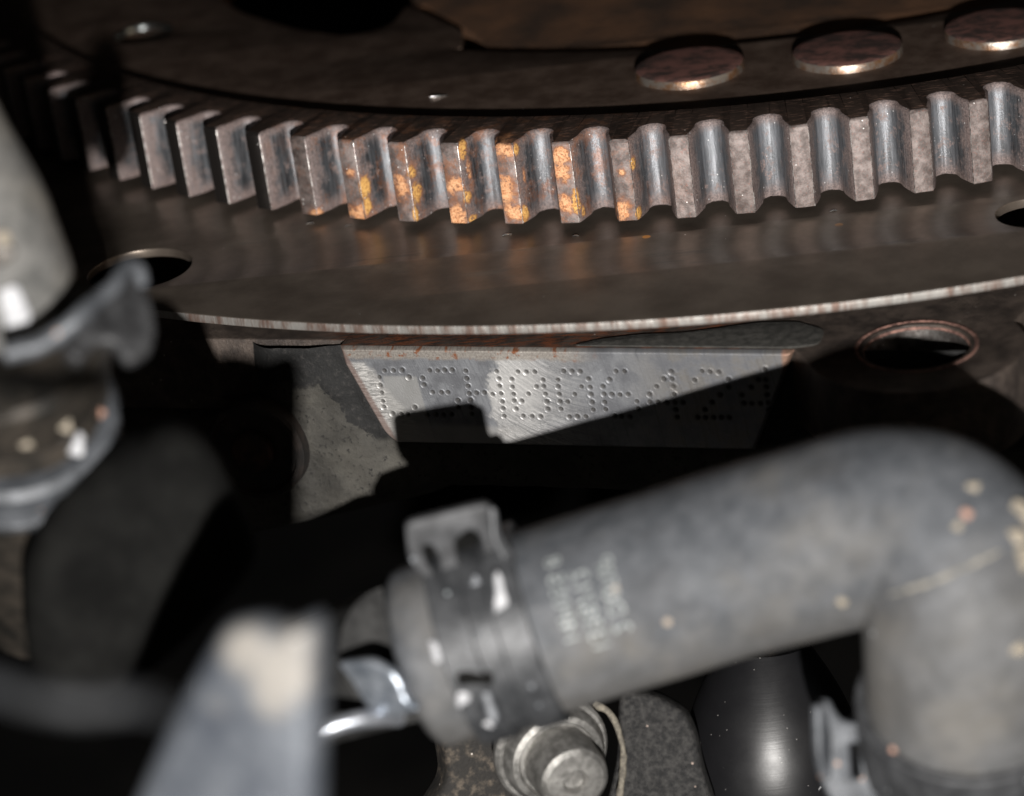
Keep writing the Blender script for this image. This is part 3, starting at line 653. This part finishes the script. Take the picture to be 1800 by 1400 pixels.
# recessed plug with rusty centre, left of the pad
pc = at(452, 790, 325)
plug = thing('recessed_plug', 'round dark recessed plug with rusty red centre left of the code pad', 'plug', tuple(pc - NB * 2))
obj('plug_cup', lathe([(-2.0, 6.0), (0.6, 6.0), (1.0, 5.7), (1.0, 5.2), (.3, 4.9), (.1, 3.0), (.1, 0)], pc, NB + Vector((0, 0, .05)), 56), M['rust_dark'], plug, 30)
obj('plug_centre', lathe([(0, 2.5), (.9, 2.5), (1.2, 2.2), (1.2, 0)], pc + CR * -.3 + NB * .1, NB, 40), M['rust_red'], plug, 30)

# ------------------------------------------------------------------ main coolant hose (elbow) with print
def P3(l): return [at(*p) for p in l]
hose_pts = spline(P3([(728, 1160, 270), (850, 1122, 269), (1000, 1077, 268), (1150, 1032, 266), (1300, 986, 264), (1440, 947, 261), (1550, 925, 259), (1640, 942, 257), (1690, 1010, 256), (1700, 1110, 258), (1700, 1230, 262), (1696, 1350, 268), (1690, 1500, 276)]), 8)
hose = thing('coolant_hose', 'thick dusty grey rubber elbow hose with faded print bending down at the right', 'hose', tuple(at(1690, 1500, 276)))
hl = sum((hose_pts[i + 1] - hose_pts[i]).length for i in range(len(hose_pts) - 1))
def hose_r(s):
    d = s * hl; r = 8.85 + .55 * max(0, min(1, (s - .45) / .15)) 
    if d < 1.2: r -= .9 * (1 - d / 1.2) ** 2
    return r
hm, hfr = sweep(hose_pts, hose_r, 72, lump=.12, lscale=.12)
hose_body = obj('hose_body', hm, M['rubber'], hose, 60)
# mould ridge along the elbow
def on_tube(fr, s, ang, r):
    k = s * (len(fr) - 1); i = min(int(k), len(fr) - 2); t = k - i
    p = fr[i][0].lerp(fr[i + 1][0], t); X = fr[i][1].lerp(fr[i + 1][1], t); Y = fr[i][2].lerp(fr[i + 1][2], t)
    return p + (X * math.cos(ang) + Y * math.sin(ang)) * r
def facing(fr, i):                                      # angle of the tube's side that faces the lens
    p, X, Y, T = fr[i]; c = Vector(CAM) - p; return math.atan2(c.dot(Y), c.dot(X))
# print wrapped round the hose: three lines running around it
def text_mesh(s, size):
    cu = bpy.data.curves.new('t', 'FONT'); cu.body = s; cu.size = size; cu.align_x = 'CENTER'; cu.extrude = 0; cu.resolution_u = 2
    o = bpy.data.objects.new('t', cu); SC.collection.objects.link(o)
    me = bpy.data.meshes.new_from_object(o.evaluated_get(bpy.context.evaluated_depsgraph_get())); bpy.data.objects.remove(o)
    return me
f0 = facing(hfr, 20)
def wrap_text(s, along, size, ang0=0.0, rr=8.95):
    me = text_mesh(s, size); me.materials.clear()
    bm = bmesh.new(); bm.from_mesh(me)
    bmesh.ops.triangulate(bm, faces=bm.faces); bmesh.ops.subdivide_edges(bm, edges=bm.edges, cuts=1)
    for v in bm.verts:
        x, y = v.co.x, v.co.y
        sg = -1
        v.co = on_tube(hfr, (along + y * .0) / (len(hfr) - 1) + y / hl, f0 + ang0 + sg * x / rr, rr + .04)
    bm.to_mesh(me); bm.free(); return me
pr = [('14P055 8', 16.6, 2.3, -.15), ('1338712', 19.0, 2.3, .05), ('2 D0F0P', 21.4, 2.1, -.05)]
for s, al, sz, an in pr:
    obj('printed_lettering', wrap_text(s, al, sz, an), M['ink'], hose_body, None)
def surf_depth(px, py):                                  # lens distance of the first built surface there
    dg = bpy.context.evaluated_depsgraph_get(); d = Vector(ray(px, py))
    hit, loc, *_ = SC.ray_cast(dg, Vector(CAM) * MM, d.normalized())
    return (loc / MM - Vector(CAM)).dot(CF) if hit else 260.0
bpy.context.view_layer.update()
ridge = spline([at(px, py, surf_depth(px, py) + .12) for px, py in ((1545, 1052), (1590, 1038), (1640, 1022), (1690, 1000), (1745, 975), (1790, 950))], 6)
obj('mould_ridge', sweep(ridge, lambda s: .26 * math.sin(math.pi * min(.98, max(.03, s))) ** .4, 10, lump=.2, lscale=1.0)[0], simple('pale_dust_ridge', (.09, .088, .08), (.27, .25, .21), .9, .8), hose_body, 60)
for k, (px, py, r) in enumerate(((1795, 905, 26), (1785, 945, 20), (1798, 985, 22), (1700, 905, 10), (1712, 858, 12), (1685, 925, 9), (1480, 1056, 10), (1790, 1140, 16), (1572, 1320, 9))):
    pts = [(px + r * (1 + .3 * math.sin(3 * a + k)) * math.cos(a), py + r * (1 + .25 * math.sin(2 * a + k * 2)) * math.sin(a)) for a in np.linspace(0, 5.8, 12)]
    obj('dirt_scab', slab(pts, surf_depth(px, py) - .2, .6, .2, .4), M['scab'] if k not in (3, 8) else M['scab_red'], hose_body, 40)

# ------------------------------------------------------------------ spring clamp on the hose end
def tube_ring(fr, i, half_w, r_in, thick, seg=72, gap=None):
    p, X, Y, T = fr[i]; b = .18
    pr_ = [(-half_w, r_in), (-half_w, r_in + thick - b), (-half_w + b, r_in + thick), (half_w - b, r_in + thick), (half_w, r_in + thick - b), (half_w, r_in)]
    return lathe(pr_, p, T, seg, closed=True)
cl = thing('hose_clamp', 'black spring band clamp with two-slot ear and white paint dabs on hose end', 'clamp', tuple(hfr[10][0]))
def band_at(fr, k, *a):
    i = int(k); return tube_ring(fr, i, *a)
rear_band = obj('band', band_at(hfr, 7, 1.7, 8.6, 1.15), M['clamp'], cl, 40)
obj('band', band_at(hfr, 9, 1.8, 8.6, .75), M['clamp'], cl, 40)
front_band = obj('band', band_at(hfr, 12, 1.6, 8.6, 1.25), M['clamp'], cl, 40)
ear_poly = [(712, 922), (735, 914), (800, 898), (852, 886), (866, 892), (872, 930), (880, 958), (902, 985), (905, 1010), (860, 1010), (850, 1030), (790, 1040), (735, 1010), (718, 985)]
ear_holes = [[(742, 962), (760, 958), (772, 985), (776, 1010), (764, 1012), (748, 985)], [(800, 950), (826, 930), (846, 945), (852, 985), (838, 1000), (806, 996)]]
obj('ear', slab(ear_poly, 262.5, 1.3, .3, .8, ear_holes, (.12, .35)), M['ear'], cl, 40)
def dab(px, py, rx, ry, D, parent, mat='white', rot=0.0):
    pts = []
    for k in range(14):
        a = 2 * math.pi * k / 14; q = 1 + .22 * math.sin(3 * a + px) + .1 * math.sin(5 * a)
        x, y = rx * q * math.cos(a), ry * q * math.sin(a)
        pts.append((px + x * math.cos(rot) - y * math.sin(rot), py + x * math.sin(rot) + y * math.cos(rot)))
    return obj('paint_dab', slab(pts, D, .5, .15, .3), M[mat], parent, 40)
def surf_depth(px, py):                                  # lens distance of the first built surface there
    dg = bpy.context.evaluated_depsgraph_get(); d = Vector(ray(px, py))
    hit, loc, *_ = SC.ray_cast(dg, Vector(CAM) * MM, d.normalized())
    return (loc / MM - Vector(CAM)).dot(CF) if hit else 260.0
bpy.context.view_layer.update()
for px, py, rx, ry, rot, mt in ((880, 1055, 12, 46, -.1, 'white'), (768, 1145, 12, 20, -.3, 'white'), (813, 1228, 12, 15, .3, 'white'), (860, 1271, 9, 10, 0, 'white'), (836, 1022, 9, 11, 0, 'clamp2'), (840, 1115, 5, 7, 0, 'clamp2'), (934, 1207, 7, 7, 0, 'clamp2'), (948, 1241, 6, 6, 0, 'clamp2'), (726, 983, 6, 9, 0, 'clamp2')):
    dab(px, py, rx, ry, surf_depth(px, py) - .25, front_band if px > 838 else rear_band, mt, rot)

obj('slot_shade', slab([(802, 1182), (838, 1174), (868, 1186), (866, 1206), (830, 1204), (804, 1208)], surf_depth(832, 1192) - .15, .5, .15, .4), M['plastic'], cl, 40)  # black slab painted in for the shaded recess beside the tang
obj('tang', slab([(842, 1206), (858, 1204), (878, 1262), (868, 1280), (856, 1262)], surf_depth(858, 1236) - .55, .8, .25, .4), M['clamp2'], cl, 40)
obj('added_ear_backing', slab([(724, 935), (858, 905), (872, 1000), (740, 1020)], 265.5, .8, .2, .4), M['plastic'], cl, 40)  # slab added behind the slots so the ear casts a solid shadow
obj('ear_fold', slab([(862, 890), (874, 892), (884, 940), (912, 984), (908, 1004), (890, 996), (866, 950)], 261.5, 1.0, .35, .5, (), (.5, 0)), M['clamp'], cl, 40)

# pipe stub the hose sits on, with its support tab and a bent wire
pa, pb = at(705, 1150, 271), at(560, 1196, 285)
spig = thing('pipe_stub', 'dark grey coolant pipe entering the clamped hose end', 'pipe', tuple(pb))
obj('pipe_wall', sweep([pa, pa.lerp(pb, .5), pb, pb + (pb - pa)], 6.6, 48)[0], M['pipe'], spig, 60)
tabt = thing('support_tab', 'small bent blue-grey steel tab left of the clamped hose end', 'bracket', tuple(at(670, 1240, 262)))
obj('tab_plate', slab([(588, 1166), (650, 1160), (690, 1182), (705, 1205), (712, 1232), (738, 1248), (700, 1262), (660, 1258), (640, 1242), (616, 1198)], 262, 1.2, .4, .8, (), (-.5, .3)), M['steel'], tabt, 40)
wire = thing('bent_wire', 'bent grey steel rod hooking down beside the blurred bracket', 'rod', tuple(at(548, 1330, 262)))
obj('wire_rod', sweep(spline(P3([(535, 1420, 262), (541, 1345, 262), (556, 1302, 262), (590, 1276, 262), (655, 1262, 263), (700, 1262, 266)]), 8), .85, 20)[0], M['rod'], wire, 60)

# ------------------------------------------------------------------ second clamp on the lower right branch
c2 = thing('hose_clamp', 'grey spring clamp with upright slotted lug on lower right hose branch', 'clamp', tuple(at(1695, 1380, 268)))
i2_ = len(hfr) - 10
obj('band', tube_ring(hfr, len(hfr) - 14, 3.4, 9.2, 1.1), M['ear'], c2, 40)
obj('lug', slab([(1436, 1236), (1448, 1229), (1460, 1231), (1468, 1252), (1484, 1268), (1530, 1274), (1545, 1300), (1545, 1430), (1478, 1430), (1448, 1385), (1436, 1340)], 263, 1.6, .3, .6, [[(1494, 1308), (1512, 1308), (1514, 1370), (1498, 1366)]], (.12, .0)), M['clamp2'], c2, 40)
obj('lug_fold', slab([(1438, 1240), (1452, 1238), (1466, 1300), (1464, 1372), (1452, 1372), (1440, 1330)], 261.0, 1.0, .35, .5, (), (.75, 0)), M['clamp2'], c2, 40)

# ------------------------------------------------------------------ hose and clamps at the left edge
lp = spline(P3([(-340, -60, 250), (-173, 277, 251), (-103, 407, 252), (-52, 520, 253), (-16, 604, 254)]), 8)
lh = thing('heater_hose', 'pale grey dusty hose coming down at the left edge of the picture', 'hose', tuple(lp[-1]))
def lhr(s): return 9.4 + .3 * math.sin(s * 2.5) - (1.6 * max(0, (s - .84) / .16) ** 2)
lm_, lfr = sweep(lp, lhr, 64, lump=.3, lscale=.15)
left_body = obj('hose_body', lm_, M['rubber2'], lh, 60)
bpy.context.view_layer.update()
for pts, mt in (([(-4, 512), (30, 500), (56, 556), (38, 592), (14, 590)], 'white'), ([(-12, 412), (12, 405), (24, 425), (6, 440)], 'scab'), ([(-10, 440), (20, 432), (30, 448), (6, 470), (-12, 466)], 'dark_clamp')):
    cx_, cy_ = sum(p[0] for p in pts) / len(pts), sum(p[1] for p in pts) / len(pts)
    obj('paint_dab', slab(pts, surf_depth(max(cx_, 2), cy_) - .5, .6, .15, .5, (), (.2, .3)), M[mt], left_body, 40)
lc = thing('hose_clamp', 'oily dark band clamp with wavy ear below the left pale hose', 'clamp', tuple(at(40, 680, 248)))
ax = (at(40, 830, 264) - at(-8, 600, 248)).normalized()
o0 = at(0, 606, 249)
obj('band', lathe([(-1.2, 6.5), (-1.6, 8.6), (-1.2, 9.3), (1.0, 9.6), (2.6, 9.2), (4.0, 9.3), (5.2, 8.8), (5.6, 8.0), (8.0, 8.7), (8.4, 7.5)], o0, ax, 64, wob=.03), M['dark_clamp'], lc, 40)
obj('ear', slab([(105, 610), (118, 570), (150, 548), (178, 520), (200, 500), (214, 474), (236, 462), (252, 478), (264, 520), (276, 575), (266, 620), (225, 640), (200, 600), (170, 600), (140, 640)], 243, 1.6, .5, 1.0, (), (.3, -.5)), M['left_ear'], lc, 40)
obj('band_lip', sweep(spline(P3([(10, 622, 240), (70, 606, 240), (130, 566, 240), (165, 532, 241), (200, 504, 242), (220, 474, 243), (238, 468, 244), (252, 500, 245)]), 6), lambda s: .95 - .4 * s, 16, lump=.15, lscale=.8)[0], M['clamp2'], lc, 60)
lc2 = thing('pipe_collar', 'lower grey collar ring with white marks at the left edge', 'collar', tuple(at(25, 800, 254)))
o1 = at(22, 730, 256)
obj('collar_ring', lathe([(-.6, 6.5), (-.8, 9.0), (-.2, 9.6), (1.2, 9.5), (1.6, 8.9), (3.2, 9.1), (3.8, 9.6), (5.0, 9.3), (5.4, 7.5)], o1, ax, 64, wob=.03), M['clamp2'], lc2, 40)
bpy.context.view_layer.update()
for px, py, rx, ry, rot in ((132, 783, 17, 22, .4), (113, 748, 14, 13, .3), (45, 780, 12, 9, .2), (178, 726, 7, 9, 0)):
    dab(px, py, rx, ry, surf_depth(px, py) - .3, lc2, 'scab' if px < 120 else 'scab_red' if px > 150 else 'white', rot)
low = thing('pipe_stub', 'dark pipe continuing below the left collar ring into shadow', 'pipe', tuple(o1 + ax * 25))
obj('pipe_wall', sweep([o1 + ax * 3, o1 + ax * 14, o1 + ax * 30], 7.6, 40)[0], M['dark_clamp'], low, 60)

# ------------------------------------------------------------------ things close to the lens
nb = thing('metal_bracket', 'bright bare metal bracket close to the lens, lower left', 'bracket', tuple(at(420, 1500, 212)))
def mat_near():
    t = MT('corroded_aluminium', .5, .35); n = t.noise(.22, 4, .6); n2 = t.noise(1.2, 4, .6); k = 0.0
    c = t.mix(t.step(n, .3, .7), (.045, .052, .065), (.095, .104, .118))
    m_ = None
    for px, py, r in ((430, 1145, 2.2), (490, 1185, 2.7), (475, 1230, 1.9), (365, 1255, 1.9), (520, 1130, 1.6), (450, 1390, 2.0)):
        d = t.math('ADD', t.dist(tuple(at(px, py, 208))), t.math('MULTIPLY', n2, 1.6))
        f = t.math('SUBTRACT', 1.0, t.step(d, r - .4, r + 1.6)); m_ = f if m_ is None else t.math('MAXIMUM', m_, f)
    t.color(t.mix(m_, c, (.17, .16, .145))); t.metal(t.fmix(m_, .35, 0.0)); t.bump(n2, .4, .4); return t.m
obj('bracket_plate', slab([(385, 1105), (440, 1096), (490, 1112), (545, 1090), (556, 1140), (552, 1560), (150, 1560), (235, 1400), (290, 1270), (340, 1180)], 210, 5.0, 1.8, 2.0, (), (-.25, .25)), mat_near(), nb, 40)

cov = thing('plastic_cover', 'black rounded plastic cover out of focus, lower left', 'cover', tuple(at(260, 1150, 262)))
obj('cover_shell', slab([(40, 1010), (100, 905), (180, 830), (255, 785), (330, 766), (385, 815), (425, 900), (470, 990), (400, 1080), (330, 1150), (230, 1230), (120, 1260), (50, 1200)], 252, 9.0, 3.0, 3.0, (), (.2, .3)), M['plastic'], cov, 60)
gp_ = thing('grey_pipe', 'thin grey pipe out of focus crossing the lower left corner', 'pipe', tuple(at(-60, 1190, 164)))
obj('pipe_wall', sweep(spline(P3([(-160, 1165, 164), (-40, 1195, 163), (60, 1228, 162), (150, 1240, 162), (240, 1232, 163), (300, 1250, 172)]), 8), .8, 24)[0], M['dim_pipe'], gp_, 60)

# ------------------------------------------------------------------ bolt and brackets at the bottom
ba = (CR * .30 - CU * .32 - CF * .9).normalized(); bo = at(968, 1318, 303)
bt = thing('flange_bolt', 'dull zinc flange bolt with stacked washers under the clamped hose', 'bolt', tuple(bo))
obj('washer', lathe([(-.8, 3), (-.8, 6.0), (-.5, 6.3), (.3, 6.3), (.6, 6.0), (.6, 3)], bo, ba, 60), M['bolt'], bt, 30)
obj('bolt_flange', lathe([(.6, 4), (.6, 5.3), (.9, 5.6), (1.7, 5.5), (2.5, 5.0), (2.7, 4.4), (2.2, 4.1), (2.2, 3.0)], bo, ba, 60, wob=.012), M['bolt'], bt, 30)
obj('bolt_head', lathe([(1.8, 3.95), (6.2, 3.85), (7.0, 3.6), (7.4, 3.1), (7.5, 1.4), (7.1, 1.15), (6.6, 1.1), (6.5, 0)], bo + CR * .3 - CU * .2, ba, 6 * 8, wob=.02), M['bolt'], bt, 30)
gs = thing('gasket_edge', 'pale dusty curved gasket edge right of the flange bolt', 'gasket', tuple(at(1090, 1300, 304)))
obj('gasket_strip', sweep(spline(P3([(1045, 1238, 305), (1075, 1258, 304.5), (1092, 1300, 304), (1096, 1345, 304), (1090, 1400, 304)]), 6), .36, 14, lump=.2, lscale=.8)[0], M['beige'], gs, 60)
kb = thing('black_bracket', 'rough black steel bracket with rounded shoulder right of the flange bolt', 'bracket', tuple(at(1150, 1420, 306)))
obj('bracket_plate', slab([(1086, 1215), (1150, 1222), (1205, 1255), (1224, 1300), (1232, 1350), (1262, 1440), (1060, 1440), (1085, 1330)], 305, 4.0, .8, 1.8, (), (-.15, .1)), M['bracket'], kb, 40)
gl = thing('black_canister', 'glossy black rounded canister with bright glint behind the lower right clamp', 'canister', tuple(at(1370, 1480, 316)))
gx, gtop = at(1375, 1580, 322), at(1345, 1140, 316)
gprof = [(30 * k / 24, 2.5 + 7.8 * math.sin(math.pi * (.08 + .84 * k / 24)) ** .9) for k in range(25)]
obj('canister_shell', lathe(gprof, gx, (gtop - gx).normalized(), 96), M['gloss'], gl, 50)
gr_ = [gx.lerp(gtop, .30 + .02 * k) + (Vector(CAM) - gx).normalized() * (9.9 - .05 * k * k * .12) + CR * (1.2 + .55 * k) for k in range(8)]
obj('canister_rib', sweep(gr_, .5, 12)[0], M['gloss'], gl, 60)
ir = thing('iron_lug', 'grimy brown iron lug half hidden behind the flange bolt', 'lug', tuple(at(830, 1440, 312)))
obj('lug_body', slab([(775, 1285), (850, 1270), (910, 1290), (940, 1440), (745, 1440), (790, 1370)], 310, 5.0, 1.0, 1.5, (), (.3, .1)), M['iron'], ir, 40)

# ------------------------------------------------------------------ swarf lying on the oily faces
for px, py, z, ln, an, lab in ((891, 413, -.95, 1.1, .2, 'tiny bright metal shaving on the dark plate below the most rusted teeth'), (545, 393, -.95, .9, .1, 'leftmost tiny metal shaving on the dark plate under the gear'),
                               (612, 397, -.95, .8, .5, 'second metal shaving from the left on the dark plate, turned askew'), (1012, 415, -.95, .7, -.2, 'small metal shaving on the dark plate right of the rusty teeth, lowest of the row'), (1465, 371, -.95, .8, .1, 'rightmost tiny metal shaving on the dark plate, under clean teeth')):
    c = atz(px, py, z); d = Vector((math.cos(an), math.sin(an), 0))
    o = obj('metal_shaving', sweep([c - d * ln * .5, c + Vector((0, 0, .08)), c + d * ln * .5], .08, 6)[0], M['bright'], None, 60)
    tag(o, lab, 'shaving', 'metal shavings on the plate')
c = atz(771, 171, 8.8)
tag(obj('metal_sliver', sweep([c - CR * 1.0, c + Vector((0, 0, .1)), c + CR * 1.1 + Vector((0, .5, 0))], .08, 6)[0], M['bright'], None, 60), 'thin bright metal sliver lying on the flywheel ring above the rusty teeth', 'shaving')
